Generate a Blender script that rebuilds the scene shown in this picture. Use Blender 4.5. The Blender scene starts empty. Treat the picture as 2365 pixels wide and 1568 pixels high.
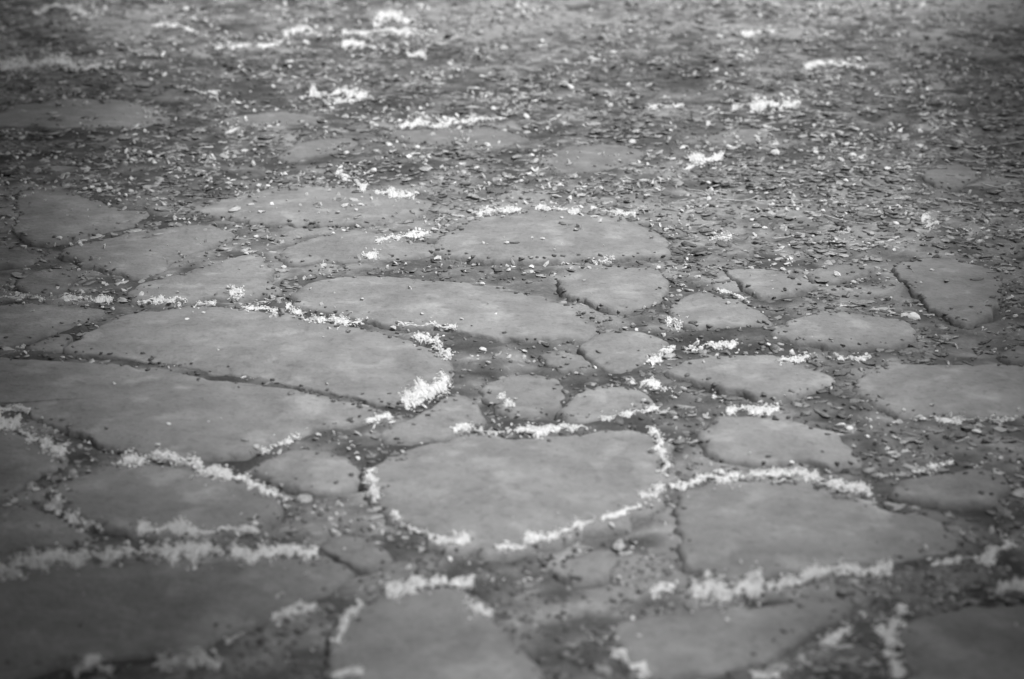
import bpy, bmesh, math, random
import numpy as np
from mathutils import Vector, noise as mnoise
from mathutils.bvhtree import BVHTree

random.seed(7)
rng = np.random.default_rng(7)
scene = bpy.context.scene
col = scene.collection

# ------------------------------------------------------------------ camera
CAM_H, PITCH, HFOV = 0.80, math.radians(18.5), math.radians(31.0)
cam_d = bpy.data.cameras.new("camera")
cam = bpy.data.objects.new("camera", cam_d)
col.objects.link(cam)
cam.location = (0, 0, CAM_H)
cam.rotation_euler = (math.pi / 2 - PITCH, 0, 0)
cam_d.sensor_width = 36.0
cam_d.lens = 18.0 / math.tan(HFOV / 2)
cam_d.clip_start = 0.02
cam_d.clip_end = 2000
cam_d.dof.use_dof = True
cam_d.dof.focus_distance = 2.75
cam_d.dof.aperture_fstop = 4.8
scene.camera = cam

# ------------------------------------------------------------------ sky and sun (bright hazy day, black-and-white film)
SUN_EL, SUN_AZ = math.radians(64), math.radians(125)     # high sun from behind the right shoulder
world = bpy.data.worlds.new("World")
scene.world = world
world.use_nodes = True
wn = world.node_tree.nodes
wl = world.node_tree.links
bg = wn["Background"]
sky = wn.new("ShaderNodeTexSky")
sky.sky_type = 'NISHITA'
sky.sun_disc = False
sky.sun_elevation = SUN_EL
sky.sun_rotation = SUN_AZ
bw = wn.new("ShaderNodeRGBToBW")
wl.new(sky.outputs[0], bw.inputs[0])
wl.new(bw.outputs[0], bg.inputs["Color"])
bg.inputs["Strength"].default_value = 0.15
sun_d = bpy.data.lights.new("sun", 'SUN')
sun_d.energy = 2.0
sun_d.angle = math.radians(14)
sun_d.color = (1, 1, 1)
sun = bpy.data.objects.new("sun", sun_d)
col.objects.link(sun)
SUN_DIR = Vector((math.sin(SUN_AZ) * math.cos(SUN_EL), math.cos(SUN_AZ) * math.cos(SUN_EL), math.sin(SUN_EL)))
sun.rotation_euler = SUN_DIR.to_track_quat('Z', 'Y').to_euler()
sun.location = SUN_DIR * 20
scene.view_settings.view_transform = 'Standard'
scene.view_settings.look = 'None'
scene.view_settings.exposure = 1.02
scene.view_settings.gamma = 1.0

# ------------------------------------------------------------------ helpers
W, H = 2364.0, 1568.0     # tracing units of the reference
TX = math.tan(HFOV / 2)
CP, SP = math.cos(PITCH), math.sin(PITCH)


def ray(px, py):
    a = (px / W - 0.5) * 2 * TX
    b = (0.5 - py / H) * 2 * TX * (H / W)
    return Vector((a, CP + b * SP, -SP + b * CP)).normalized()


def on_plane(px, py, z=0.0):
    d = ray(px, py)
    t = (z - CAM_H) / d.z
    return Vector((0, 0, CAM_H)) + d * t


def to_px(P):
    """world -> tracing units (numpy, used only to vary density over the real ground)"""
    x, y, z = P[..., 0], P[..., 1], P[..., 2] - CAM_H
    dep = y * CP - z * SP
    up = y * SP + z * CP
    return (x / dep / (2 * TX) + 0.5) * W, (0.5 - up / dep / (2 * TX * H / W)) * H


def hashn(ix, iy, seed):
    h = (ix.astype(np.int64) * 374761393 + iy.astype(np.int64) * 668265263 + seed * 1442695041) & 0xffffffff
    h = ((h ^ (h >> 13)) * 1274126177) & 0xffffffff
    h = h ^ (h >> 16)
    return (h & 0xffff) / 65535.0


def vnoise(x, y, seed=0):
    ix, iy = np.floor(x), np.floor(y)
    fx, fy = x - ix, y - iy
    fx, fy = fx * fx * (3 - 2 * fx), fy * fy * (3 - 2 * fy)
    a, b = hashn(ix, iy, seed), hashn(ix + 1, iy, seed)
    c, d = hashn(ix, iy + 1, seed), hashn(ix + 1, iy + 1, seed)
    return (a + (b - a) * fx) * (1 - fy) + (c + (d - c) * fx) * fy - 0.5


def fbm(x, y, scale, octs, seed=0):
    s = np.zeros_like(x, dtype=float)
    amp = 1.0
    f = 1.0 / scale
    for k in range(octs):
        s += amp * vnoise(x * f + 17.3 * k, y * f - 9.1 * k, seed + k)
        amp *= 0.55
        f *= 2.03
    return s


def mesh_np(name, verts, faces_flat, counts, mat, smooth=True, tone=None):
    me = bpy.data.meshes.new(name)
    n = len(verts)
    me.vertices.add(n)
    me.vertices.foreach_set("co", np.asarray(verts, dtype=np.float32).ravel())
    me.loops.add(len(faces_flat))
    me.loops.foreach_set("vertex_index", np.asarray(faces_flat, dtype=np.int32))
    me.polygons.add(len(counts))
    starts = np.concatenate(([0], np.cumsum(counts)[:-1])).astype(np.int32)
    me.polygons.foreach_set("loop_start", starts)
    me.polygons.foreach_set("use_smooth", np.full(len(counts), smooth, dtype=bool))
    me.update(calc_edges=True)
    me.validate()
    if tone is not None:
        at = me.attributes.new("tone", 'FLOAT', 'POINT')
        at.data.foreach_set("value", np.asarray(tone, dtype=np.float32))
    me.materials.append(mat)
    return me


def link(name, me, parent=None):
    o = bpy.data.objects.new(name, me)
    col.objects.link(o)
    if parent:
        o.parent = parent
    return o


def tag(o, label=None, cat=None, group=None, kind=None):
    if label:
        o["label"] = label
    if cat:
        o["category"] = cat
    if group:
        o["group"] = group
    if kind:
        o["kind"] = kind
    return o


# ------------------------------------------------------------------ materials (grey: the photograph is black and white)
def grey_mat(name, lo, hi, scale, detail=6, rough=0.9, bump=0.3, bscale=180, speck=None, use_tone=False,
             patch=None, distort=0.0, spec=0.3):
    m = bpy.data.materials.new(name)
    m.use_nodes = True
    nt = m.node_tree
    N, L = nt.nodes, nt.links
    bs = N["Principled BSDF"]
    bs.inputs["Roughness"].default_value = rough
    bs.inputs["Specular IOR Level"].default_value = spec
    geo = N.new("ShaderNodeNewGeometry")
    n1 = N.new("ShaderNodeTexNoise")
    n1.inputs["Scale"].default_value = scale
    n1.inputs["Detail"].default_value = detail
    n1.inputs["Roughness"].default_value = 0.74
    n1.inputs["Distortion"].default_value = distort
    L.new(geo.outputs["Position"], n1.inputs["Vector"])
    r = N.new("ShaderNodeMapRange")
    r.inputs[1].default_value = 0.32
    r.inputs[2].default_value = 0.68
    r.inputs[3].default_value = lo
    r.inputs[4].default_value = hi
    L.new(n1.outputs["Fac"], r.inputs[0])
    val = r.outputs[0]
    if patch:
        pscale, pth, pmul = patch
        n3 = N.new("ShaderNodeTexNoise")
        n3.inputs["Scale"].default_value = pscale
        n3.inputs["Detail"].default_value = 4
        L.new(geo.outputs["Position"], n3.inputs["Vector"])
        r3 = N.new("ShaderNodeMapRange")
        r3.inputs[1].default_value = pth
        r3.inputs[2].default_value = pth + 0.12
        r3.inputs[3].default_value = 1.0
        r3.inputs[4].default_value = pmul
        L.new(n3.outputs["Fac"], r3.inputs[0])
        mm = N.new("ShaderNodeMath")
        mm.operation = 'MULTIPLY'
        L.new(val, mm.inputs[0])
        L.new(r3.outputs[0], mm.inputs[1])
        val = mm.outputs[0]
    if speck:
        sscale, sth, smul = speck
        n2 = N.new("ShaderNodeTexNoise")
        n2.inputs["Scale"].default_value = sscale
        n2.inputs["Detail"].default_value = 3
        L.new(geo.outputs["Position"], n2.inputs["Vector"])
        r2 = N.new("ShaderNodeMapRange")
        r2.inputs[1].default_value = sth
        r2.inputs[2].default_value = sth + 0.08
        r2.inputs[3].default_value = 1.0
        r2.inputs[4].default_value = smul
        L.new(n2.outputs["Fac"], r2.inputs[0])
        mm = N.new("ShaderNodeMath")
        mm.operation = 'MULTIPLY'
        L.new(val, mm.inputs[0])
        L.new(r2.outputs[0], mm.inputs[1])
        val = mm.outputs[0]
    if use_tone:
        at = N.new("ShaderNodeAttribute")
        at.attribute_name = "tone"
        mm = N.new("ShaderNodeMath")
        mm.operation = 'MULTIPLY'
        L.new(val, mm.inputs[0])
        L.new(at.outputs["Fac"], mm.inputs[1])
        val = mm.outputs[0]
    cmb = N.new("ShaderNodeCombineColor")
    for i in range(3):
        L.new(val, cmb.inputs[i])
    L.new(cmb.outputs[0], bs.inputs["Base Color"])
    if bump > 0:
        nb = N.new("ShaderNodeTexNoise")
        nb.inputs["Scale"].default_value = bscale
        nb.inputs["Detail"].default_value = 5
        L.new(geo.outputs["Position"], nb.inputs["Vector"])
        b = N.new("ShaderNodeBump")
        b.inputs["Strength"].default_value = bump
        b.inputs["Distance"].default_value = 0.004
        L.new(nb.outputs["Fac"], b.inputs["Height"])
        L.new(b.outputs[0], bs.inputs["Normal"])
    return m


M_STONE = grey_mat("worn_stone", 0.165, 0.285, 13, 12, 0.85, 0.5, 150, speck=(80, 0.58, 0.84), use_tone=True,
                   patch=(22, 0.54, 1.28))
M_SOIL = grey_mat("dark_soil", 0.078, 0.142, 30, 10, 0.95, 0.5, 220, speck=(110, 0.60, 1.4), use_tone=True)
M_MOSS = grey_mat("pale_moss", 0.56, 0.76, 60, 4, 0.95, 0.5, 600, use_tone=True)
M_GRIT = grey_mat("pale_grit", 0.42, 0.70, 90, 3, 0.8, 0.3, 400, use_tone=True)
M_LITTER = grey_mat("leaf_litter", 0.15, 0.26, 60, 5, 0.8, 0.4, 300, use_tone=True)
M_CRUMB = grey_mat("soil_crumb", 0.10, 0.17, 60, 5, 0.95, 0.4, 300, use_tone=True)
M_STRAW = grey_mat("dry_straw", 0.38, 0.52, 60, 4, 0.7, 0.2, 300)
M_LEAF = grey_mat("screen_leaf", 0.06, 0.10, 8, 2, 0.6, 0.0)  # only for leaves of the added off-view shade screens
M_BARK = grey_mat("screen_bark", 0.10, 0.18, 14, 6, 0.95, 0.8, 60)  # only for limbs of the added shade screens

# ------------------------------------------------------------------ paving stones (outlines traced, laid on the ground plane)
# (outline, height above soil, tone, label)
STONES = [
 ([(-70,272),(0,262),(50,242),(120,232),(200,227),(280,233),(340,250),(392,275),(340,291),(250,296),(150,299),(60,294),(-70,296)], .016, .95,
  "long pale slab at the far left, half buried in litter, farthest back on that side"),
 ([(38,455),(60,441),(110,440),(180,451),(230,468),(290,488),(345,495),(300,520),(250,540),(180,555),(110,565),(60,560),(36,530)], .020, 1.0,
  "grey stone with a straight cut left end, below the far left slab"),
 ([(150,592),(200,562),(270,546),(350,535),(430,528),(500,526),(535,545),(500,565),(450,585),(400,610),(340,640),(280,634),(210,617)], .018, 1.0,
  "smooth tilted stone between the cut-ended stone and the triangular stone on the left"),
 ([(308,682),(330,657),(400,640),(470,620),(530,600),(580,592),(622,610),(640,655),(640,680),(560,690),(480,694),(400,702),(320,698)], .022, 1.03,
  "triangular grey stone above the long left slab, peak towards the right"),
 ([(40,645),(90,624),(150,622),(178,640),(160,665),(110,680),(60,680),(36,662)], .012, .9,
  "small dim stone half sunk in soil left of the triangular stone"),
 ([(-40,582),(40,575),(92,594),(60,611),(0,617),(-40,615)], .012, .9,
  "dim sliver of stone cut by the left picture edge under the cut-ended stone"),
 ([(-90,722),(40,702),(150,706),(250,716),(240,731),(180,755),(100,780),(30,799),(-70,812)], .018, .97,
  "wedge-shaped stone at the left edge above the long dark crack"),
 ([(52,806),(90,791),(150,775),(166,785),(152,802),(138,815),(90,816)], .014, .95,
  "tiny wedge stone at the left tip of the long slab"),
 ([(158,812),(200,781),(270,737),(340,722),(420,713),(520,719),(620,731),(720,746),(820,766),(920,781),(980,801),(1020,825),(1030,850),(1020,880),(980,908),(935,934),(880,938),(800,921),(700,899),(600,876),(500,860),(420,846),(330,836),(240,827),(170,822)], .022, 1.02,
  "very long pale slab left of centre with a rounded right end, above the thin crack"),
 ([(-140,836),(0,833),(130,836),(250,842),(350,853),(450,871),(550,888),(650,908),(750,928),(850,948),(885,960),(855,976),(780,990),(700,1002),(640,1017),(580,1045),(500,1060),(400,1062),(300,1050),(240,1038),(170,1005),(120,977),(60,952),(0,937),(-140,930)], .020, .95,
  "broad smooth slab on the left directly below the thin straight crack"),
 ([(-120,972),(0,978),(60,1010),(110,1035),(152,1060),(130,1085),(80,1110),(30,1140),(-40,1165),(-140,1172)], .018, .92,
  "dark stone at the left edge with a thick pale moss band on its upper side"),
 ([(130,1132),(170,1106),(250,1086),(320,1080),(400,1086),(470,1101),(560,1121),(628,1141),(645,1170),(638,1200),(580,1225),(480,1240),(380,1245),(290,1240),(230,1225),(172,1190),(134,1160)], .022, .95,
  "oval stone on the lower left ringed by pale moss"),
 ([(-140,1212),(0,1202),(60,1176),(115,1186),(165,1212),(205,1240),(180,1260),(80,1272),(0,1290),(-120,1308)], .014, .9,
  "dark sunken stone at the left edge between the ringed oval and the nearest slab"),
 ([(-170,1372),(0,1342),(120,1314),(250,1303),(400,1300),(550,1297),(700,1296),(790,1302),(812,1322),(790,1352),(740,1382),(660,1420),(580,1455),(500,1488),(400,1508),(300,1523),(200,1535),(100,1545),(0,1560),(-170,1582)], .026, .92,
  "largest dark slab in the near left corner"),
 ([(668,692),(690,667),(740,651),(830,647),(930,648),(1030,656),(1130,669),(1220,686),(1300,706),(1360,735),(1380,756),(1350,775),(1290,782),(1200,782),(1110,775),(1020,761),(920,752),(850,745),(780,731),(720,720),(680,712)], .024, 1.07,
  "long light lens-shaped stone in the centre, pointed at its right end"),
 ([(1288,657),(1310,633),(1370,622),(1450,620),(1510,626),(1540,645),(1546,670),(1520,696),(1480,712),(1430,722),(1380,716),(1340,700),(1300,680)], .022, 1.07,
  "rounded light stone just above the point of the central lens-shaped stone"),
 ([(1538,717),(1560,695),(1610,676),(1650,681),(1710,701),(1760,730),(1782,750),(1740,756),(1680,760),(1600,759),(1550,746)], .022, 1.05,
  "humped light stone right of the rounded light stone, sloping down to the right"),
 ([(1678,627),(1740,622),(1800,630),(1840,645),(1870,662),(1895,667),(1850,674),(1800,690),(1770,688),(1720,676),(1690,650)], .016, 1.02,
  "small light stone with a pointed right tail behind the humped stone"),
 ([(1778,772),(1810,746),(1860,736),(1940,728),(2020,735),(2090,746),(2122,770),(2110,795),(2060,806),(1980,809),(1900,803),(1830,796),(1790,785)], .022, 1.05,
  "oblong light stone on the right below the tilted rough stone"),
 ([(2062,622),(2100,606),(2180,600),(2260,615),(2312,636),(2312,680),(2295,720),(2260,746),(2210,745),(2160,721),(2130,695),(2088,655)], .020, .95,
  "tilted rough grey stone near the right edge, tapering to the left"),
 ([(1538,857),(1590,836),(1660,828),(1760,822),(1800,826),(1850,850),(1900,866),(1922,885),(1900,906),(1840,916),(1760,919),(1680,906),(1600,886),(1550,871)], .022, 1.07,
  "long light stone right of centre, narrow at its left end, under the oblong one"),
 ([(1966,887),(2000,860),(2060,846),(2130,846),(2200,856),(2280,850),(2380,857),(2490,872),(2520,930),(2490,970),(2380,976),(2250,970),(2130,966),(2060,950),(1990,921),(1968,902)], .024, 1.0,
  "big smooth stone cut by the right picture edge"),
 ([(1338,802),(1380,776),(1440,771),(1500,776),(1542,796),(1520,821),(1480,846),(1430,866),(1400,861),(1368,836)], .018, 1.05,
  "small light stone pointing downwards below the central lens-shaped stone's tip"),
 ([(1248,822),(1290,810),(1332,821),(1372,851),(1330,861),(1280,851)], .010, .9,
  "small flat dim stone left of the downward-pointing stone"),
 ([(1108,892),(1150,876),(1220,866),(1290,876),(1310,910),(1280,945),(1230,966),(1170,960),(1130,931)], .003, .95,
  "small flat stone with one white fleck on its left side, above the heart-shaped stone"),
 ([(1288,955),(1310,921),(1350,901),(1400,893),(1460,896),(1512,920),(1500,940),(1440,955),(1370,971),(1310,977)], .018, 1.05,
  "small light stone right of the flecked stone, above the heart's right lobe"),
 ([(878,1002),(930,980),(980,951),(1040,916),(1080,914),(1112,950),(1122,976),(1080,1000),(1030,1015),(970,1026),(920,1031),(888,1021)], .016, 1.03,
  "leaning light stone between the long left slab and the heart-shaped stone"),
 ([(838,1112),(870,1076),(930,1051),(1010,1028),(1100,1012),(1180,1014),(1260,1010),(1370,1000),(1460,1005),(1512,1020),(1540,1060),(1548,1110),(1532,1146),(1500,1176),(1455,1205),(1360,1238),(1256,1265),(1137,1280),(1035,1268),(968,1236),(889,1182),(846,1144)], .028, 1.02,
  "large heart-shaped stone in the foreground centre"),
 ([(1556,1152),(1600,1133),(1700,1120),(1800,1116),(1867,1126),(1968,1152),(2070,1184),(2155,1212),(2212,1246),(2205,1276),(2150,1298),(2070,1312),(1934,1323),(1866,1339),(1730,1346),(1645,1334),(1586,1298),(1562,1250),(1555,1200)], .028, 1.02,
  "large blunt stone right of the heart-shaped one, straight left side"),
 ([(1606,1012),(1650,976),(1700,965),(1780,970),(1860,986),(1930,1010),(1980,1040),(1986,1066),(1920,1076),(1840,1069),(1760,1071),(1680,1066),(1630,1041)], .022, 1.07,
  "light triangular stone right of the heart, above the large blunt stone"),
 ([(2050,1128),(2110,1106),(2190,1094),(2260,1084),(2310,1092),(2335,1125),(2300,1158),(2220,1170),(2130,1162),(2070,1148)], .002, .88,
  "small squarish stone near the right edge with a light upper corner"),
 ([(1406,1442),(1480,1426),(1580,1416),(1700,1411),(1800,1401),(1900,1386),(1962,1396),(1950,1426),(1900,1461),(1830,1492),(1750,1532),(1640,1562),(1540,1582),(1460,1572),(1428,1522)], .024, .98,
  "near stone below the large blunt one, mottled, slanting up to the right"),
 ([(788,1432),(830,1391),(900,1371),(1000,1366),(1090,1376),(1122,1410),(1142,1452),(1200,1502),(1242,1562),(1240,1660),(800,1660),(758,1562),(770,1482)], .026, .95,
  "near stone below the heart, cut by the lower picture edge"),
 ([(2088,1452),(2180,1421),(2300,1413),(2470,1420),(2540,1660),(2100,1660),(2080,1562),(2080,1492)], .026, .92,
  "dark smooth stone in the near right corner"),
 ([(1268,1312),(1330,1286),(1400,1275),(1428,1295),(1410,1331),(1370,1351),(1310,1346)], .014, .98,
  "small pale lump of stone in the soil under the heart's lower right"),
 ([(556,1088),(620,1064),(690,1046),(770,1046),(822,1072),(834,1112),(785,1136),(700,1138),(625,1118)], .006, .97,
  "small pale stone between the ringed oval and the heart"),
 ([(730,1262),(800,1236),(870,1258),(915,1296),(850,1318),(780,1298)], .006, .95,
  "small half buried stone at the heart's lower left"),
 ([(1000,572),(1050,531),(1130,506),(1250,490),(1370,500),(1460,516),(1532,545),(1542,585),(1480,600),(1400,601),(1300,606),(1150,606),(1050,596)], .016, 1.05,
  "wide pale slab in the upper middle with a pale moss line along its far side"),
 ([(640,592),(680,562),(770,542),(860,540),(920,560),(1000,566),(1022,577),(990,591),(880,600),(760,606),(680,611)], .010, 1.03,
  "flat half buried slab left of the wide upper pale slab"),
 ([(440,492),(520,466),(620,441),(720,431),(830,436),(920,451),(990,466),(960,500),(880,516),(760,521),(640,521),(520,506)], .010, 1.03,
  "wide sunken slab farther back, under the ragged moss comma"),
 ([(648,362),(690,336),(750,321),(810,320),(832,335),(780,351),(710,366),(660,376)], .016, .80,
  "small tilted stone in the litter of the upper left middle"),
 ([(880,312),(960,301),(1060,295),(1150,301),(1222,320),(1180,335),(1080,336),(960,331)], .012, .80,
  "flat stone in the litter under a line of moss, upper middle"),
 ([(1248,367),(1320,341),(1420,335),(1482,350),(1440,381),(1340,396),(1268,391)], .010, .80,
  "sunken flat stone in the upper middle, right of the mossy flat one"),
 ([(2138,397),(2190,376),(2240,385),(2262,405),(2220,431),(2160,431)], .004, .85,
  "lone small grey stone in the litter of the upper right"),
 ([(2306,827),(2350,801),(2400,810),(2430,840),(2350,847)], .016, .95,
  "small pale stone at the right edge above the big smooth one"),
 ([(1858,632),(1920,612),(1990,616),(2002,635),(1940,651),(1880,651)], .010, .95,
  "flat dim stone between the pointed-tail stone and the tilted rough one"),
 ([(498,277),(600,262),(700,262),(748,275),(680,288),(560,291)], .010, .80,
  "thin flat stone in the litter right of the far left slab"),
 ([(1618,322),(1680,301),(1750,300),(1792,315),(1740,331),(1650,333)], .012, .80,
  "faint flat stone in the upper right litter left of the moss tuft"),
 ([(958,1312),(975,1286),(1005,1280),(1017,1300),(1000,1326),(970,1331)], .016, 1.0,
  "knob of pale stone in the soil right above the near moss-capped stone"),
]


def catmull(pts, n):
    P = np.array(pts)
    m = len(P)
    seg = np.linalg.norm(np.roll(P, -1, 0) - P, axis=1)
    cum = np.concatenate(([0], np.cumsum(seg)))
    out = []
    for t in np.linspace(0, cum[-1], n, endpoint=False):
        i = min(int(np.searchsorted(cum, t, 'right')) - 1, m - 1)
        u = (t - cum[i]) / max(seg[i], 1e-9)
        p0, p1, p2, p3 = P[i - 1], P[i], P[(i + 1) % m], P[(i + 2) % m]
        out.append(0.5 * ((2 * p1) + (-p0 + p2) * u + (2 * p0 - 5 * p1 + 4 * p2 - p3) * u * u
                          + (-p0 + 3 * p1 - 3 * p2 + p3) * u ** 3))
    return np.array(out), cum[-1]


def stone_top(h, px):
    return (0.0030 + 0.24 * h) * (0.6 if max(p[1] for p in px) < 470 else 1.0)


stone_polys = []
stone_meshes = []
for si, (px, h, tone, label) in enumerate(STONES):
    h = stone_top(h, px)
    base = [on_plane(x, y, h * 0.55)[:2] for x, y in px]
    _, per = catmull(base, 8)
    n = int(min(420, max(64, per / 0.0045)))
    O, _ = catmull(base, n)
    c = O.mean(0)
    O = c + (O - c) * 1.035
    rad = np.linalg.norm(O - c, axis=1)
    # chipped outline
    jag = fbm(O[:, 0] + si * 3.1, O[:, 1], 0.045, 5, 50 + si) * min(0.020, rad.mean() * 0.13) + 0.007 * fbm(O[:, 0], O[:, 1], 0.014, 2, 70 + si)
    O = O + (O - c) / rad[:, None] * jag[:, None]
    stone_polys.append(O)
    R = rad.mean()
    rim = min(0.010 / R, 0.2)
    ss = [1.04, 1.0]
    zz = [-0.05, -0.012]
    for k in range(1, 8):
        a = k / 7 * math.pi / 2
        ss.append(1.0 - rim * (1 - math.cos(a)))
        zz.append(-0.012 + (h + 0.012) * math.sin(a))
    inner = np.linspace(1 - rim, 0.0, max(8, int(R / 0.008)) + 2)[1:-1]
    for s in inner:
        ss.append(s)
        zz.append(h)
    rings = []
    tx, ty = random.uniform(-.006, .006), random.uniform(-.004, .010)
    for s, z in zip(ss, zz):
        p = c + (O - c) * s
        dome = 0.003 * (1 - s * s) * (R / 0.12)
        f = 1.0 if s < 0.999 else 0.0
        zf = z + f * (dome + 0.005 * fbm(p[:, 0], p[:, 1], 0.12, 3, si) + 0.0012 * fbm(p[:, 0], p[:, 1], 0.02, 3, si + 9)
                      + (tx * (p[:, 0] - c[0]) + ty * (p[:, 1] - c[1])))
        rings.append(np.column_stack([p, zf]))
    V = np.vstack(rings + [np.array([[c[0], c[1], rings[-1][:, 2].mean()]])])
    F, C = [], []
    nr = len(rings)
    for r in range(nr - 1):
        for i in range(n):
            j = (i + 1) % n
            F += [r * n + i, r * n + j, (r + 1) * n + j, (r + 1) * n + i]
            C.append(4)
    last = len(V) - 1
    for i in range(n):
        F += [(nr - 1) * n + i, (nr - 1) * n + (i + 1) % n, last]
        C.append(3)
    sV = np.repeat(np.array(ss + [0.0]), [n] * nr + [1])
    ed = (1 - sV) * R / 0.012 + 1.3 * fbm(V[:, 0], V[:, 1], .035, 4, 300 + si)     # earth smeared raggedly over the edge
    stain = tone * (0.72 + 0.28 * np.clip(ed, 0, 1))
    me = mesh_np("paving_stone", V - np.array([c[0], c[1], 0]), F, C, M_STONE, True,
                 stain)
    o = link("paving_stone", me)
    o.location = (c[0], c[1], 0)
    tag(o, label, "paving stone", "worn paving stones bedded in soil")
    stone_meshes.append((V, F, C))

# ------------------------------------------------------------------ ground: one sheet to the horizon, finely broken near the stones
ys = [1.15]
while ys[-1] < 7.2:
    ys.append(ys[-1] + 0.0050 + 0.0016 * (ys[-1] - 1.15))
st = 0.03
while ys[-1] < 900:
    ys.append(ys[-1] + st)
    st *= 1.35
yb, st = [], 0.03
y0 = 1.15
while y0 > -60:
    y0 -= st
    st *= 1.4
    yb.append(y0)
ys = np.array(yb[::-1] + ys)
xs = list(np.arange(-1.95, 1.95, 0.0078))
st, x0 = 0.03, xs[-1]
ex = []
while x0 < 900:
    x0 += st
    st *= 1.4
    ex.append(x0)
xs = np.array([-e for e in ex[::-1]] + xs + ex)
X, Y = np.meshgrid(xs, ys)
near = np.clip(1 - (np.maximum(np.abs(X) - 1.9, 0) + np.maximum(Y - 7, 0) + np.maximum(1.15 - Y, 0)) / 1.0, 0, 1)
far = np.clip((Y - 2.9) / 1.2, 0, 1)
rough = near * (0.011 + 0.004 * far)
Z = (0.0012 + 0.0035 * far
     + rough * fbm(X, Y, 0.11, 4, 3)
     + near * 0.006 * fbm(X, Y, 0.024, 3, 21)
     + 0.03 * (1 - near) * fbm(X, Y, 1.7, 3, 40) * (np.abs(X) + Y < 60))
# soil settles a little in a groove round each stone and never covers its middle
for (Os, (px, h, tone, lb)) in zip(stone_polys, STONES):
    h = stone_top(h, px)
    bx0, by0 = Os.min(0) - 0.06
    bx1, by1 = Os.max(0) + 0.06
    ii = np.where((ys > by0) & (ys < by1))[0]
    jj = np.where((xs > bx0) & (xs < bx1))[0]
    if len(ii) == 0 or len(jj) == 0:
        continue
    sx, sy = X[np.ix_(ii, jj)], Y[np.ix_(ii, jj)]
    inside = np.zeros(sx.shape, bool)
    dmin = np.full(sx.shape, 9.0)
    n = len(Os)
    for k in range(n):
        a, b = Os[k], Os[(k + 1) % n]
        cond = ((a[1] > sy) != (b[1] > sy))
        with np.errstate(divide='ignore', invalid='ignore'):
            xi = (b[0] - a[0]) * (sy - a[1]) / (b[1] - a[1]) + a[0]
        inside ^= cond & (sx < xi)
        if k % 2 == 0:
            dmin = np.minimum(dmin, (sx - a[0]) ** 2 + (sy - a[1]) ** 2)
    d = np.sqrt(dmin)
    groove = 0.0046 * np.interp(sy, [2.4, 3.2], [1, .1]) * np.clip(0.7 + 1.6 * fbm(sx, sy, 0.07, 2, 77), 0.1, 1.6)
    w = np.exp(-(d / 0.013) ** 2) * groove
    w = np.where(inside, groove + np.clip((d - 0.004) / 0.03, 0, 1) * 0.03, w)
    zz_ = Z[np.ix_(ii, jj)]
    lvl = h - 0.0030 + 0.55 * (zz_ - 0.002)          # packed earth reaches almost to the top of the stone
    b = np.where(inside, 1.0, np.exp(-(d / 0.045) ** 2))
    zz_ = zz_ * (1 - b) + lvl * b
    Z[np.ix_(ii, jj)] = zz_ - w
nx, ny = len(xs), len(ys)
GV = np.column_stack([X.ravel(), Y.ravel(), Z.ravel()])
idx = np.arange(nx * ny).reshape(ny, nx)
GF = np.stack([idx[:-1, :-1], idx[:-1, 1:], idx[1:, 1:], idx[1:, :-1]], -1).reshape(-1)
gt = np.exp(0.9 * fbm(X, Y, .34, 3, 201) + .7 * fbm(X, Y, .13, 3, 206) + 1.35 * fbm(X, Y, .045, 4, 211) + 0.5 * fbm(X * .6, Y, .016, 2, 221))
bc = on_plane(1000, 520)
gt *= 1.0 + 0.45 * np.exp(-((X - bc.x) / .8) ** 2 - ((Y - bc.y) / .5) ** 2)      # dry pale dust round the upper middle slabs
gt *= 1.0 + 1.3 * np.clip((Y - 4.5 + .8 * fbm(X, Y, .5, 3, 231)) / .7, 0, 1) * np.clip((X + .5) / .5, 0, 1)     # dusty trodden earth farther back
ground = link("ground", mesh_np("ground", GV, GF, np.full((nx - 1) * (ny - 1), 4), M_SOIL, True, np.clip(gt, .45, 2.2).ravel()))
tag(ground, "dark crumbly soil between and behind the paving stones", None, None, "structure")

# what lies on top: ray-cast on the real surfaces
sel = (GV[:, 0] > -2) & (GV[:, 0] < 2) & (GV[:, 1] > 1.1) & (GV[:, 1] < 7.3)
quads = GF.reshape(-1, 4)
qs = quads[sel[quads].all(1)]
remap = -np.ones(len(GV), dtype=np.int64)
used = np.where(sel)[0]
remap[used] = np.arange(len(used))
g_bvh = BVHTree.FromPolygons(GV[used].tolist(), remap[qs].tolist())
SVs, SFs, off = [], [], 0
for V, F, C in stone_meshes:
    SVs += V.tolist()
    p = 0
    for cnt in C:
        SFs.append([f + off for f in F[p:p + cnt]])
        p += cnt
    off += len(V)
s_bvh = BVHTree.FromPolygons(SVs, SFs)
CAMP = Vector((0, 0, CAM_H))
DOWN = Vector((0, 0, -1))


def hit_px(px, py):
    d = ray(px, py)
    a = g_bvh.ray_cast(CAMP, d)
    b = s_bvh.ray_cast(CAMP, d)
    if a[0] is None and b[0] is None:
        return None, False
    if b[0] is not None and (a[0] is None or b[3] < a[3]):
        return b[0], True
    return a[0], False


def top_at(x, y):
    o = Vector((x, y, 0.5))
    a = g_bvh.ray_cast(o, DOWN)
    b = s_bvh.ray_cast(o, DOWN)
    za = a[0].z if a[0] is not None else -0.006
    if b[0] is not None and b[0].z > za:
        return b[0].z, True
    return za, False


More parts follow.
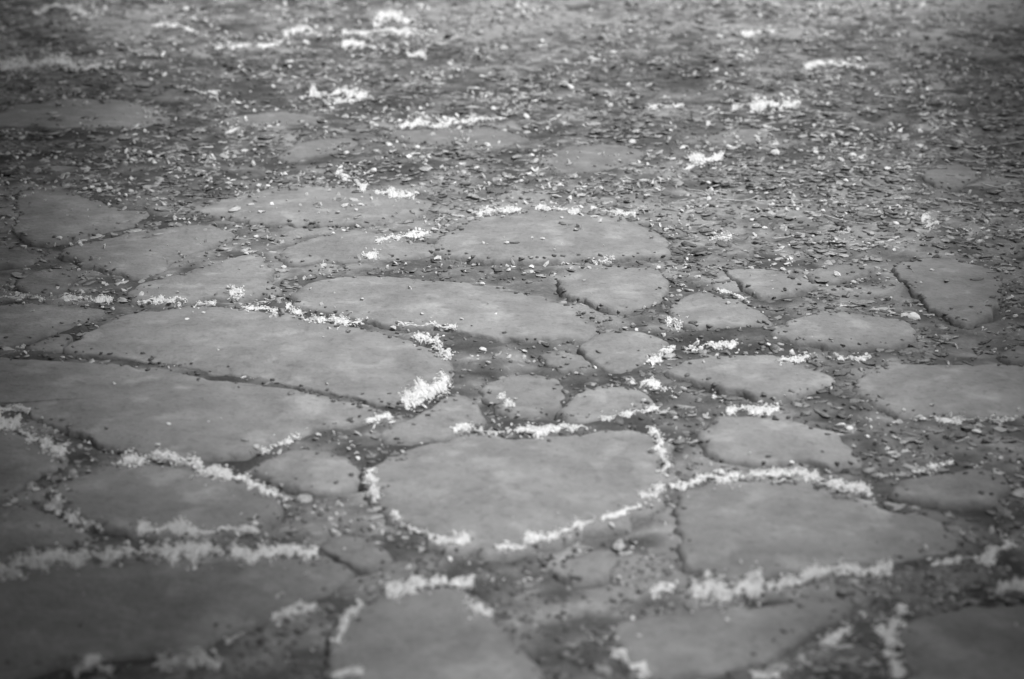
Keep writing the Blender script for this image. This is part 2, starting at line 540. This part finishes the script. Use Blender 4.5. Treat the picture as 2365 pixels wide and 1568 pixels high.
# ------------------------------------------------------------------ little bits: rough crumbs and flakes merged with numpy
t = (1 + 5 ** .5) / 2
ICO_V = np.array([(-1, t, 0), (1, t, 0), (-1, -t, 0), (1, -t, 0), (0, -1, t), (0, 1, t), (0, -1, -t), (0, 1, -t),
                  (t, 0, -1), (t, 0, 1), (-t, 0, -1), (-t, 0, 1)], float) / math.sqrt(1 + t * t)
ICO_F = np.array([(0, 11, 5), (0, 5, 1), (0, 1, 7), (0, 7, 10), (0, 10, 11), (1, 5, 9), (5, 11, 4), (11, 10, 2), (10, 7, 6),
                  (7, 1, 8), (3, 9, 4), (3, 4, 2), (3, 2, 6), (3, 6, 8), (3, 8, 9), (4, 9, 5), (2, 4, 11), (6, 2, 10), (8, 6, 7), (9, 8, 1)])


def rot_rand(n, tilt):
    az = rng.uniform(0, 2 * np.pi, n)
    tx_, ty_ = rng.normal(0, tilt, n), rng.normal(0, tilt, n)
    ca, sa, cx, sx_, cy, sy_ = np.cos(az), np.sin(az), np.cos(tx_), np.sin(tx_), np.cos(ty_), np.sin(ty_)
    Rz = np.zeros((n, 3, 3)); Rz[:, 0, 0] = ca; Rz[:, 0, 1] = -sa; Rz[:, 1, 0] = sa; Rz[:, 1, 1] = ca; Rz[:, 2, 2] = 1
    Rx = np.zeros((n, 3, 3)); Rx[:, 0, 0] = 1; Rx[:, 1, 1] = cx; Rx[:, 1, 2] = -sx_; Rx[:, 2, 1] = sx_; Rx[:, 2, 2] = cx
    Ry = np.zeros((n, 3, 3)); Ry[:, 0, 0] = cy; Ry[:, 0, 2] = sy_; Ry[:, 1, 1] = 1; Ry[:, 2, 0] = -sy_; Ry[:, 2, 2] = cy
    return Rx @ Ry @ Rz


def crumbs(P, size, flat, jitter, tone, tilt=0.5):
    """P (n,3) centres, size (n,), flat (n,) z scale -> verts, faces, tones"""
    n = len(P)
    v = ICO_V[None] * (1 + rng.uniform(-jitter, jitter, (n, 12, 1)))
    sc = np.stack([size * rng.uniform(.75, 1.45, n), size * rng.uniform(.65, 1.1, n), size * flat], -1)
    v = v * sc[:, None, :]
    v = np.einsum('nij,nkj->nki', rot_rand(n, tilt), v) + P[:, None, :]
    F = (ICO_F[None] + (np.arange(n) * 12)[:, None, None]).reshape(-1)
    return v.reshape(-1, 3), F, np.full(n * 20, 3), np.repeat(tone, 12)


def flakes(P, length, width, tone, tilt=0.3, curl_k=1.0):
    """curled leaf shreds: 2x5 strips with a thickness given by a bent profile"""
    n = len(P)
    m = 5
    u = np.linspace(-1, 1, m)
    prof = np.sqrt(np.clip(1 - u ** 2 * 0.85, 0, 1))
    curl = curl_k * rng.uniform(-.35, .45, (n, 1))
    x = u[None] * length[:, None]
    rows = []
    for s, zo in ((-1, 0), (1, 0), (1, -1), (-1, -1)):
        yy = s * prof[None] * width[:, None] * rng.uniform(.6, 1.2, (n, m))
        z = curl * length[:, None] * u[None] ** 2 + rng.normal(0, .08, (n, m)) * width[:, None] + zo * 0.0006
        rows.append(np.stack([x + rng.normal(0, .07, (n, m)) * length[:, None], yy, z], -1))
    v = np.stack(rows, 1)                      # n,4,m,3
    v = np.einsum('nij,nabj->nabi', rot_rand(n, tilt), v) + P[:, None, None, :]
    f = []
    for k in range(m - 1):
        for a in range(4):
            b = (a + 1) % 4
            f.append((a * m + k, a * m + k + 1, b * m + k + 1, b * m + k))
    f.append((0, m, 2 * m, 3 * m))
    f.append((m - 1, 4 * m - 1, 3 * m - 1, 2 * m - 1))
    f = np.array(f)
    F = (f[None] + (np.arange(n) * 4 * m)[:, None, None]).reshape(-1)
    return v.reshape(-1, 3), F, np.full(n * len(f), 4), np.repeat(tone, 4 * m)


# ------------------------------------------------------------------ pale moss strips hugging the stones
# (path, band width, density, label)
MOSS = [
 ([(-30,149),(60,146),(140,141),(195,142)], 24, 1.3, "broad bright moss band at the far left edge, farthest left of all"),
 ([(160,158),(200,155),(240,153)], 9, .8, "thin moss line just right of and below the broad far left band"),
 ([(75,27),(130,13),(205,28)], 12, .6, "ragged moss line in the very top left corner"),
 ([(350,58),(400,57),(450,72)], 12, .7, "short moss line near the top, left of the long dashed one"),
 ([(495,106),(560,103),(655,97)], 11, .8, "long dashed moss line in the dark litter of the upper left"),
 ([(655,78),(720,64)], 16, .7, "small moss patch above the end of the dashed moss line"),
 ([(860,45),(910,36),(960,46)], 20, 1.2, "bright moss cushion at the top, left of centre"),
 ([(790,78),(880,72),(970,76)], 12, .6, "row of moss crumbs right under the top moss cushion"),
 ([(790,102),(870,106)], 14, 1.0, "moss clump below the row under the top cushion"),
 ([(940,128),(985,126)], 11, .9, "tiny twin moss tufts right of the moss clump near the top"),
 ([(715,217),(780,214),(850,219)], 24, .9, "wide bright moss patch in the upper left middle"),
 ([(750,236),(830,234)], 10, .7, "moss fringe right under the wide bright patch"),
 ([(920,287),(1000,284),(1100,279),(1172,275)], 14, .9, "long straight moss line above the flat stone in the upper middle"),
 ([(778,395),(808,416),(850,432)], 22, .7, "ragged moss comma with a pointed upper end"),
 ([(865,442),(960,453)], 15, .8, "moss patch right of the ragged comma"),
 ([(1088,492),(1150,485),(1205,488)], 13, .9, "left moss dash along the far side of the wide pale slab"),
 ([(1235,481),(1340,487)], 11, .7, "middle moss dash along the far side of the wide pale slab"),
 ([(1365,481),(1470,496)], 10, .7, "right moss dash along the far side of the wide pale slab"),
 ([(870,551),(930,547),(992,540)], 14, .9, "moss streak on the half buried slab left of the wide pale slab"),
 ([(835,591),(872,586)], 14, .9, "moss dot at the near edge of the half buried slab"),
 ([(1368,602),(1420,598)], 12, .8, "moss tuft behind the rounded light stone"),
 ([(0,686),(50,685),(102,692)], 9, .7, "short moss line at the left edge above the wedge-shaped stone"),
 ([(140,691),(200,687),(262,693)], 11, .7, "moss line left of the triangular stone's lower corner"),
 ([(320,701),(390,693),(432,696)], 12, .7, "moss line along the base of the triangular stone"),
 ([(450,702),(500,700)], 9, .8, "short moss dash under the middle of the triangular stone"),
 ([(530,680),(562,676)], 15, .9, "bright moss ball on the triangular stone's lower right"),
 ([(560,706),(610,709),(642,719)], 15, .9, "moss patch in the joint right below the triangular stone"),
 ([(660,716),(720,731),(780,739),(838,743)], 18, 1.1, "bright moss band on the near left edge of the central lens-shaped stone"),
 ([(915,746),(980,752),(1055,756)], 10, .7, "fine moss line on the near edge of the central lens-shaped stone"),
 ([(955,775),(1000,786),(1028,812),(1042,832)], 17, .9, "moss hook round the upper right end of the long left slab"),
 ([(935,937),(978,912),(1010,893),(1038,878)], 34, 1.0, "thick bright moss clump at the lower right end of the long left slab"),
 ([(845,972),(905,960)], 11, .7, "moss dash at the right tip of the broad left slab"),
 ([(605,1047),(640,1031),(692,1001)], 12, .6, "sparse moss trail on the near right edge of the broad left slab"),
 ([(1048,996),(1080,985),(1122,1003)], 13, .8, "moss loop above the heart's left lobe"),
 ([(1125,998),(1168,995)], 8, .8, "small moss dash in the notch above the heart"),
 ([(1170,994),(1220,998),(1268,996),(1310,987),(1360,985)], 15, 1.1, "bright moss bar along the top of the heart-shaped stone"),
 ([(1388,967),(1450,955),(1522,940)], 11, .8, "moss line on the near edge of the small stone above the heart's right lobe"),
 ([(1490,988),(1518,1010),(1535,1055),(1533,1100)], 20, .8, "moss curve round the heart's right lobe"),
 ([(1480,1148),(1505,1140),(1530,1120)], 24, 1.3, "brightest moss knot at the heart's right corner"),
 ([(846,1085),(850,1120),(876,1155)], 22, .9, "moss curve on the heart's left end"),
 ([(905,1185),(925,1200)], 14, .7, "small moss spot on the heart's lower left side"),
 ([(925,1206),(968,1230),(1004,1244)], 8, .8, "thin moss line low on the heart's left side, left of its near edge dashes"),
 ([(1008,1247),(1088,1249)], 13, .9, "moss dash left of the lowest point on the heart's near edge"),
 ([(1145,1265),(1212,1264)], 7, 1.4, "tiny bright double dash at the heart's lowest point"),
 ([(1210,1251),(1290,1235),(1372,1207)], 16, .9, "long moss sliver on the heart's lower right edge"),
 ([(1390,1200),(1440,1182),(1482,1164)], 10, .6, "faint moss trail leading up the heart's right side"),
 ([(1160,908),(1170,925),(1182,942)], 14, 1.2, "white fleck of moss on the small flat stone above the heart"),
 ([(285,1066),(340,1055),(400,1056),(440,1070),(500,1090),(560,1111),(600,1130),(642,1136)], 20, 1.1, "moss arc along the far side of the ringed oval stone"),
 ([(122,1135),(130,1165),(160,1190),(200,1212),(235,1230)], 24, .9, "moss band on the left end of the ringed oval stone"),
 ([(318,1226),(380,1222),(430,1220),(480,1228),(540,1221),(595,1215)], 20, .8, "moss patches on the near side of the ringed oval stone"),
 ([(-20,1322),(60,1300),(130,1287),(220,1281),(330,1275),(430,1268),(520,1270)], 28, 1.1, "long thick moss bank along the far edge of the largest dark slab"),
 ([(535,1275),(600,1279),(680,1271),(735,1281)], 22, .9, "right end of the moss bank behind the largest dark slab, broken off by a gap"),
 ([(-20,958),(50,995),(90,1020),(150,1050)], 30, 1.0, "thick moss band on the dark stone at the left edge"),
 ([(0,941),(70,947)], 9, .6, "few moss crumbs above the thick band at the left edge"),
 ([(170,1556),(215,1530),(260,1552)], 20, .8, "moss tuft at the lower edge, farthest left"),
 ([(370,1538),(420,1520),(510,1532)], 22, .9, "bright moss spray at the lower edge below the largest dark slab"),
 ([(630,1424),(680,1412),(735,1396)], 14, .6, "moss on the right near edge of the largest dark slab"),
 ([(520,1480),(565,1466)], 14, .7, "moss spot left of the largest dark slab's right corner"),
 ([(890,1362),(950,1350),(1020,1346),(1092,1356)], 22, 1.2, "bright moss cap on the far edge of the near middle stone"),
 ([(800,1415),(840,1396)], 12, .7, "moss shoulder left of the bright cap on the near middle stone"),
 ([(778,1488),(790,1450),(798,1420)], 14, .7, "moss on the left side of the near middle stone"),
 ([(1068,1392),(1105,1405),(1135,1425)], 15, .6, "moss shoulder right of the bright cap on the near middle stone"),
 ([(770,1558),(835,1545)], 14, .9, "moss patch at the lower edge, left side of the near middle stone"),
 ([(1420,1490),(1448,1530),(1500,1556)], 18, .7, "moss on the left end of the near mottled stone"),
 ([(1558,1124),(1620,1109),(1700,1098),(1780,1090),(1850,1098),(1930,1115),(2012,1142)], 17, .9, "long moss arc over the far edge of the large blunt stone"),
 ([(1606,1384),(1640,1368),(1700,1360),(1760,1354)], 36, 1.4, "thickest bright moss mass under the large blunt stone"),
 ([(1770,1350),(1830,1334),(1900,1325),(1990,1315),(2062,1302)], 22, 1.0, "moss band tapering right under the large blunt stone"),
 ([(2150,1302),(2222,1294)], 11, .7, "short moss dash right of the tapering band under the blunt stone"),
 ([(2255,1302),(2300,1282),(2335,1248)], 20, .7, "moss curl near the lower right edge"),
 ([(2085,1400),(2062,1450),(2045,1490),(2068,1540),(2085,1565)], 30, .8, "upright ragged moss column on the left side of the dark near right stone"),
 ([(1885,1492),(1965,1448)], 14, .8, "moss on the right near edge of the near mottled stone"),
 ([(1740,1566),(1800,1555)], 14, .7, "moss at the lower edge under the near mottled stone"),
 ([(1678,943),(1740,948),(1800,944)], 15, 1.0, "moss patch behind the light triangular stone right of the heart"),
 ([(1800,832),(1870,824)], 11, .6, "moss crumbs behind the long light stone right of centre"),
 ([(1935,828),(2012,826)], 11, .7, "moss crumbs under the oblong light stone"),
 ([(1580,806),(1640,800),(1702,795)], 12, .6, "moss trail in the joint above the long light stone right of centre"),
 ([(1498,832),(1530,815),(1556,800)], 16, .8, "moss tuft right of the downward-pointing stone"),
 ([(1480,880),(1510,886),(1542,897)], 15, .8, "moss clump at the left end of the long light stone right of centre"),
 ([(1540,741),(1575,746)], 13, .8, "moss on the left foot of the humped light stone"),
 ([(1655,668),(1722,692)], 9, .7, "fine moss line on the far edge of the humped light stone"),
 ([(2108,966),(2200,970),(2270,971),(2345,971)], 10, .8, "moss line along the near edge of the big smooth right stone"),
 ([(2108,1090),(2150,1078),(2205,1066)], 10, .9, "moss dashes behind the small squarish right stone"),
 ([(1490,250),(1580,241)], 8, .9, "thin straight moss line in the litter right of the top middle"),
 ([(1690,242),(1770,236),(1852,240)], 18, .8, "bright moss streak in the upper right litter"),
 ([(1710,77),(1790,74)], 12, .9, "moss streak at the top, right of centre"),
 ([(1592,372),(1620,362),(1662,382)], 28, .8, "round bright moss tuft in the upper right middle"),
 ([(1855,152),(1930,146),(2005,158)], 10, .7, "moss glints near the upper right edge of the litter"),
 ([(2125,505),(2145,518),(2170,520)], 20, .7, "moss tuft above the tilted rough right stone"),
 ([(1638,549),(1692,547)], 10, .9, "short bright moss dash right of the wide pale slab"),
 ([(1508,1366),(1530,1358),(1556,1368)], 18, .8, "moss tuft in the soil left of the thickest moss mass"),
 ([(2300,1366),(2370,1345)], 20, .7, "moss scraps at the right edge above the dark near right stone"),
]


def resample(path, step):
    out = []
    for (x0_, y0_), (x1_, y1_) in zip(path[:-1], path[1:]):
        L = math.hypot(x1_ - x0_, y1_ - y0_)
        k = max(1, int(L / step))
        for i in range(k):
            f = i / k
            nx_, ny_ = -(y1_ - y0_) / L, (x1_ - x0_) / L
            out.append((x0_ + (x1_ - x0_) * f, y0_ + (y1_ - y0_) * f, nx_, ny_))
    return out


halo = []


def wander(x, y, mi, wd):
    return wd * (.55 * mnoise.noise(Vector((x * .022, y * .03, mi * 1.9 + 40))) + .4 * mnoise.noise(Vector((x * .07, y * .08, mi * 1.3))))


for mi, (path, wd, dens, label) in enumerate(MOSS):
    P, S = [], []
    wd = wd * 1.08 + 1
    for (x, y, nx_, ny_) in resample(path, 7.0):
        if random.random() < .7:
            q, _s = hit_px(x + random.gauss(0, 24), y + random.gauss(0, .75) * (wd + 4))
            if q is not None:
                halo.append(q)
    for (x, y, nx_, ny_) in resample(path, 2.0):
        # clumpy along its length
        cl = mnoise.noise(Vector((x * 0.03, y * 0.05, mi * 3.7))) + 0.5 * mnoise.noise(Vector((x * 0.09, y * 0.1, mi)))
        lim = dens * (0.62 + 1.1 * cl)
        reps = int(lim * wd / 2.0) + (1 if random.random() < (lim * wd / 2.0) % 1 else 0)
        for _ in range(max(0, reps)):
            j = random.gauss(0, 0.34) * wd * (0.75 + 0.6 * cl) + wander(x, y, mi, wd)
            q, _s = hit_px(x + nx_ * j + random.uniform(-5, 5), y + ny_ * j + random.uniform(-2, 2))
            if q is None:
                continue
            P.append(q)
            S.append(random.uniform(.0006, .0018) * (1.0 if random.random() < .85 else 1.5) * (0.72 + 0.11 * q.y))
    if len(P) < 4:
        print("thin moss", mi, len(P))
        continue
    P, S = np.array(P), np.array(S)
    P[:, 2] += S * rng.uniform(0.1, 0.9, len(S))
    v, F, C, T = crumbs(P, S, rng.uniform(.3, .7, len(S)), .5, np.clip(rng.normal(1.02, .10, len(S)), .6, 1.15), .35)
    mat = []
    for (x, y, nx_, ny_) in resample(path, 2.5):
        cl = mnoise.noise(Vector((x * 0.03, y * 0.05, mi * 3.7))) + 0.5 * mnoise.noise(Vector((x * 0.09, y * 0.1, mi)))
        hw = wd * max(.10, .36 + .70 * cl)
        row = []
        for k in range(5):
            e = (k - 2) / 2
            j = e * hw * random.uniform(.6, 1.25) + wander(x, y, mi, wd)
            q, _s = hit_px(x + nx_ * j, y + ny_ * j)
            row.append((q.x, q.y, q.z + (.0022 * (1 - abs(e)) - .0002) * min(1, hw / 6) + random.uniform(0, .0008)))
        mat.append(row)
    if len(mat) > 1:
        nv = len(v)
        mv = np.array(mat).reshape(-1, 3)
        mf = [nv + i * 5 + k + q for i in range(len(mat) - 1) for k in range(4) for q in (0, 1, 6, 5)]
        v = np.vstack([v, mv])
        F = np.concatenate([F, mf])
        C = np.concatenate([C, np.full(len(mf) // 4, 4)])
        T = np.concatenate([T, rng.uniform(.88, 1.08, len(mv))])
    c = np.array([P[:, 0].mean(), P[:, 1].mean(), P[:, 2].min()])
    o = link("moss_strip", mesh_np("moss_strip", v - c, F, C, M_MOSS, False, T))
    o.location = c
    tag(o, label, "moss", "strips of pale moss along the stones")


# ------------------------------------------------------------------ loose matter on the soil
def scatter_px(n, accept, on_stone=0.0):
    """random spots over the visible ground (and a margin), even in the picture's own density"""
    out = []
    tries = 0
    while len(out) < n and tries < n * 12:
        tries += 1
        x, y = random.uniform(-160, W + 160), random.uniform(-25, H + 60)
        if random.random() > accept(x, y):
            continue
        q, st_ = hit_px(x, y)
        if q is None or (st_ and random.random() > on_stone * float(np.interp(q.y, [2.4, 3.1], [.03, 1]))):
            continue
        out.append(q)
    return np.array(out)


def a_litter(x, y):
    # litter thickens backwards and to the right
    v = np.interp(y, [0, 400, 620, 800, 1568], [1.0, .85, .26, .09, .06])
    v += 0.35 * np.interp(x, [1300, 2000], [0, 1]) * np.interp(y, [500, 900, 1400], [1, .6, .2])
    n_ = mnoise.noise(Vector((x * .006, y * .016, 4.0)))
    return v * max(0.0, 0.65 + 1.1 * n_)


def a_grit(x, y):
    v = np.interp(y, [0, 450, 640, 1000, 1568], [.85, .95, .5, .3, .12])
    n_ = mnoise.noise(Vector((x * .008, y * .02, 9.0))) + .5 * mnoise.noise(Vector((x * .03, y * .06, 19.0)))
    return v * max(0.02, 0.3 + 1.35 * n_)


P = scatter_px(11500, a_litter, .05)
n = len(P)
fld = 1 + 0.9 * fbm(P[:, 0], P[:, 1], .25, 3, 61)
L_ = rng.uniform(.004, .015, n) * np.interp(P[:, 1], [1.4, 5.5], [.8, 1.5])
P[:, 2] += .0002 + rng.uniform(0, .0006, n)
v, F, C, T = flakes(P, L_, L_ * rng.uniform(.25, .75, n), np.clip(fld * rng.lognormal(.10, .36, n), .66, 2.3), .06, .3)
tag(link("leaf_litter", mesh_np("leaf_litter", v, F, C, M_LITTER, True, T)),
    "shredded dry leaf litter strewn over the soil, thickest towards the back right", "litter", None, "stuff")

P = scatter_px(6000, lambda x, y: .8, .0)
skirt = []
for Os in stone_polys:
    k = len(Os)
    step = np.linalg.norm(np.roll(Os, -1, 0) - Os, axis=1)
    nrm = np.roll(Os, -1, 0) - np.roll(Os, 1, 0)
    nrm = np.column_stack([nrm[:, 1], -nrm[:, 0]]) / np.linalg.norm(nrm, axis=1)[:, None]
    for i in range(k):
        if Os[i, 1] > 6.5 or abs(Os[i, 0]) > 1.9:
            continue
        cl = mnoise.noise(Vector((Os[i, 0] * 14, Os[i, 1] * 14, 2.0)))
        for _ in range(int(random.random() + step[i] * (55 + 90 * cl))):
            r_ = abs(random.gauss(.0, .010)) + .001
            x_, y_ = Os[i] + nrm[i] * r_ + np.random.default_rng(len(skirt)).normal(0, .003, 2)
            z_, _s = top_at(x_, y_)
            skirt.append((x_, y_, z_))
print("edge crumbs", len(skirt))
P = np.vstack([P, np.array(skirt)])
n = len(P)
fld = 1 + 0.8 * fbm(P[:, 0], P[:, 1], .22, 3, 91)
S = rng.uniform(.0014, .0042, n) * np.interp(P[:, 1], [1.4, 5.5], [.85, 1.5])
P[:, 2] += S * .3
v, F, C, T = crumbs(P, S, rng.uniform(.2, .42, n), .4, np.clip(fld * rng.lognormal(.15, .25, n), .75, 2.2), .2)
tag(link("soil_crumbs", mesh_np("soil_crumbs", v, F, C, M_CRUMB, True, T)),
    "small dark soil crumbs covering the joints between the stones", "soil", None, "stuff")

P = np.vstack([scatter_px(7600, a_grit, .35), np.array(halo)])
n = len(P)
S = (.0010 + .0026 * rng.power(.45, n)) * np.interp(P[:, 1], [1.4, 2.6, 5.5], [.8, 1.35, 2.7])
P[:, 2] += S * .4
v, F, C, T = crumbs(P, S, rng.uniform(.25, .65, n), .6, np.clip(rng.normal(.9, .22, n), .35, 1.25), .6)
tag(link("pale_grit", mesh_np("pale_grit", v, F, C, M_GRIT, False, T)),
    "fine pale grit sprinkled over soil and litter", "grit", None, "stuff")

# loose pale chips one can pick out: a thing each
chip_meshes = []
for k in range(10):
    v, F, C, T = crumbs(np.zeros((1, 3)), np.array([1.0]), np.array([.6]), .33, np.array([1.08]), .3)
    bm = bmesh.new()
    vs = [bm.verts.new(p) for p in v]
    for tri in F.reshape(-1, 3):
        bm.faces.new([vs[i] for i in tri])
    bmesh.ops.bevel(bm, geom=bm.edges[:], offset=.10, segments=1, affect='EDGES')
    me = bpy.data.meshes.new("stone_chip")
    bm.to_mesh(me)
    bm.free()
    at = me.attributes.new("tone", 'FLOAT', 'POINT')
    at.data.foreach_set("value", np.full(len(me.vertices), 1.15, dtype=np.float32))
    me.materials.append(M_GRIT)
    chip_meshes.append(me)
P = scatter_px(230, a_grit, .05)
chip0 = None
for k, p in enumerate(P):
    o = link("stone_chip", chip_meshes[0]) if chip0 is None else chip0.copy()
    if chip0 is None:
        chip0 = o
        tag(o, "small pale stone chip lying loose among litter and soil", "stone chip", "loose pale stone chips on the soil")
    else:
        col.objects.link(o)
    o.data = chip_meshes[k % 10]
    s = random.uniform(.0030, .0052) * np.interp(p[1], [1.4, 5.5], [.8, 1.6])
    o.scale = (s * random.uniform(1, 1.8), s, s)
    o.rotation_euler = (random.uniform(-.2, .2), random.uniform(-.2, .2), random.uniform(-.8, .8))
    o.location = (p[0], p[1], p[2] + s * .35)
for (x, y, s, label) in [
    (2110, 735, .0085, "round white pebble in dark soil below the tilted rough right stone"),
    (1790, 355, .0090, "white pebble right of the moss tuft in the upper right litter"),
    (1803, 392, .0070, "lone round white chip in the upper right litter"),
    (863, 398, .0100, "white oblong chip right of the ragged moss comma"),
    (275, 1073, .0055, "white chip at the left end of the moss arc above the ringed oval"),
    (1175, 828, .0060, "white chip in the soil just below the central lens-shaped stone"),
    (1940, 985, .0060, "white chip in the joint between the light triangular and big smooth stones"),
    (2030, 1455, .0060, "white chip in dark soil left of the moss column")]:
    q, _s = hit_px(x, y)
    o = chip0.copy()
    col.objects.link(o)
    o.data = chip_meshes[int(x) % 10]
    o.scale = (s, s * .9, s * .9)
    o.rotation_euler = (0, 0, random.uniform(0, 3))
    o.location = (q.x, q.y, q.z + s * .3)
    o["label"] = label

# dry straw stems
stem_meshes = []
for k in range(6):
    bm = bmesh.new()
    nseg = 8
    L = 1.0
    prev = None
    bend = random.uniform(-.35, .35)
    for i in range(nseg + 1):
        u = i / nseg
        cx_, cy_, cz_ = (u - .5) * L, bend * (u - .5) ** 2 + .02 * math.sin(u * 9 + k), .03 * math.sin(u * math.pi)
        rr = .022 * (1 - .5 * u)
        ring = [bm.verts.new((cx_, cy_ + rr * math.cos(a), cz_ + rr * math.sin(a)))
                for a in [j * math.pi / 3 for j in range(6)]]
        if prev:
            for j in range(6):
                bm.faces.new([prev[j], prev[(j + 1) % 6], ring[(j + 1) % 6], ring[j]])
        else:
            bm.faces.new(ring[::-1])
        prev = ring
    bm.faces.new(prev)
    me = bpy.data.meshes.new("straw_stem")
    bm.to_mesh(me)
    bm.free()
    for p in me.polygons:
        p.use_smooth = True
    me.materials.append(M_STRAW)
    stem_meshes.append(me)
stem0 = None
P = scatter_px(70, lambda x, y: np.interp(x, [1450, 1800], [0, 1]) * np.interp(y, [0, 150, 500, 600], [.5, 1, 1, 0]), .05)
for k, p in enumerate(P):
    o = link("straw_stem", stem_meshes[0]) if stem0 is None else stem0.copy()
    if stem0 is None:
        stem0 = o
        tag(o, "thin dry straw stem lying in the upper right leaf litter", "straw stem", "dry straw stems in the litter")
    else:
        col.objects.link(o)
    o.data = stem_meshes[k % 6]
    s = random.uniform(.035, .085)
    o.scale = (s, s, s)
    o.rotation_euler = (random.uniform(0, 6), random.uniform(-.08, .08), random.gauss(0, .5))
    o.location = (p[0], p[1], p[2] + .005)

# ------------------------------------------------------------------ two leaf screens added out of view, shaped to darken the frame edges
SH = SUN_DIR / SUN_DIR.z


def shade_density(gx, gy):
    """how thickly leaves stand over this spot of ground; the gap is shaped to leave a vignette-like lit lane"""
    halfw = float(np.interp(gy, [1.4, 1.6, 1.9, 2.3, 3.0, 4.2, 5.7], [.04, .07, .42, .45, .62, .80, 1.3]))
    cx_ = 0.05
    d = abs(gx - cx_) - halfw
    v = min(1.0, max(0.0, d / 0.35))
    if gy < 1.15:
        v = max(v, min(1.0, (1.15 - gy) / 0.5))
    return v


def shade_screen(side, label):
    leaves_p = []
    tries = 0
    while len(leaves_p) < 15000 and tries < 400000:
        tries += 1
        gx = side * random.uniform(0.0, 2.6)
        gy = random.uniform(-1.2, 7.4)
        if random.random() > shade_density(gx, gy) ** 1.3:
            continue
        z = random.uniform(1.2, 1.8) + .2 * mnoise.noise(Vector((gx * 1.5, gy * 1.5, side)))
        leaves_p.append((gx + SH.x * z, gy + SH.y * z, z))
    while len(leaves_p) < 20000:                 # lower skirt of the added screen, blocks sky light from the side
        x_ = side * random.uniform(1.2, 3.6)
        y_ = random.uniform(-0.6, 7.0)
        if abs(x_) > 0.30 * max(y_, 0) + 0.75 + random.uniform(0, .3):
            leaves_p.append((x_, y_, random.uniform(.08, 1.6)))
    LP = np.array(leaves_p)
    n = len(LP)
    ln = rng.uniform(.05, .08, n)
    root = bpy.data.objects.new("shade_screen", None)
    col.objects.link(root)
    bx, by = side * 3.0, 5.2
    root.location = (bx, by, 0)
    tag(root, label, "shade_screen", "unseen leaf screens added to shade the edges")
    v, F, C, T = flakes(LP - np.array([bx, by, 0]), ln, ln * .55, np.ones(n), .45)
    link("shade_leaves", mesh_np("shade_leaves", v, F, C, M_LEAF, True, T), root)
    # stems: tapered limbs from the root up into the added leaves
    bm = bmesh.new()
    for q in range(16):
        end = Vector(LP[random.randrange(n)]) - Vector((bx, by, 0))
        prev = None
        ns = 9
        for i in range(ns + 1):
            u = i / ns
            ctr = Vector((end.x * u ** 1.6, end.y * u ** 1.6, end.z * (1 - (1 - u) ** 1.8) - .1 * (1 - u)))
            rr = .028 * (1 - u) + .004
            ring = [bm.verts.new(ctr + Vector((rr * math.cos(a), rr * math.sin(a), 0))) for a in [j * math.pi / 3 for j in range(6)]]
            if prev:
                for j in range(6):
                    bm.faces.new([prev[j], prev[(j + 1) % 6], ring[(j + 1) % 6], ring[j]])
            prev = ring
    me = bpy.data.meshes.new("shade_branches")
    bm.to_mesh(me)
    bm.free()
    me.materials.append(M_BARK)
    link("shade_branches", me, root)


shade_screen(-1, "unseen leaf screen added on the left to darken the left edge of the view")
shade_screen(1, "unseen leaf screen added on the right to darken the right edge of the view")
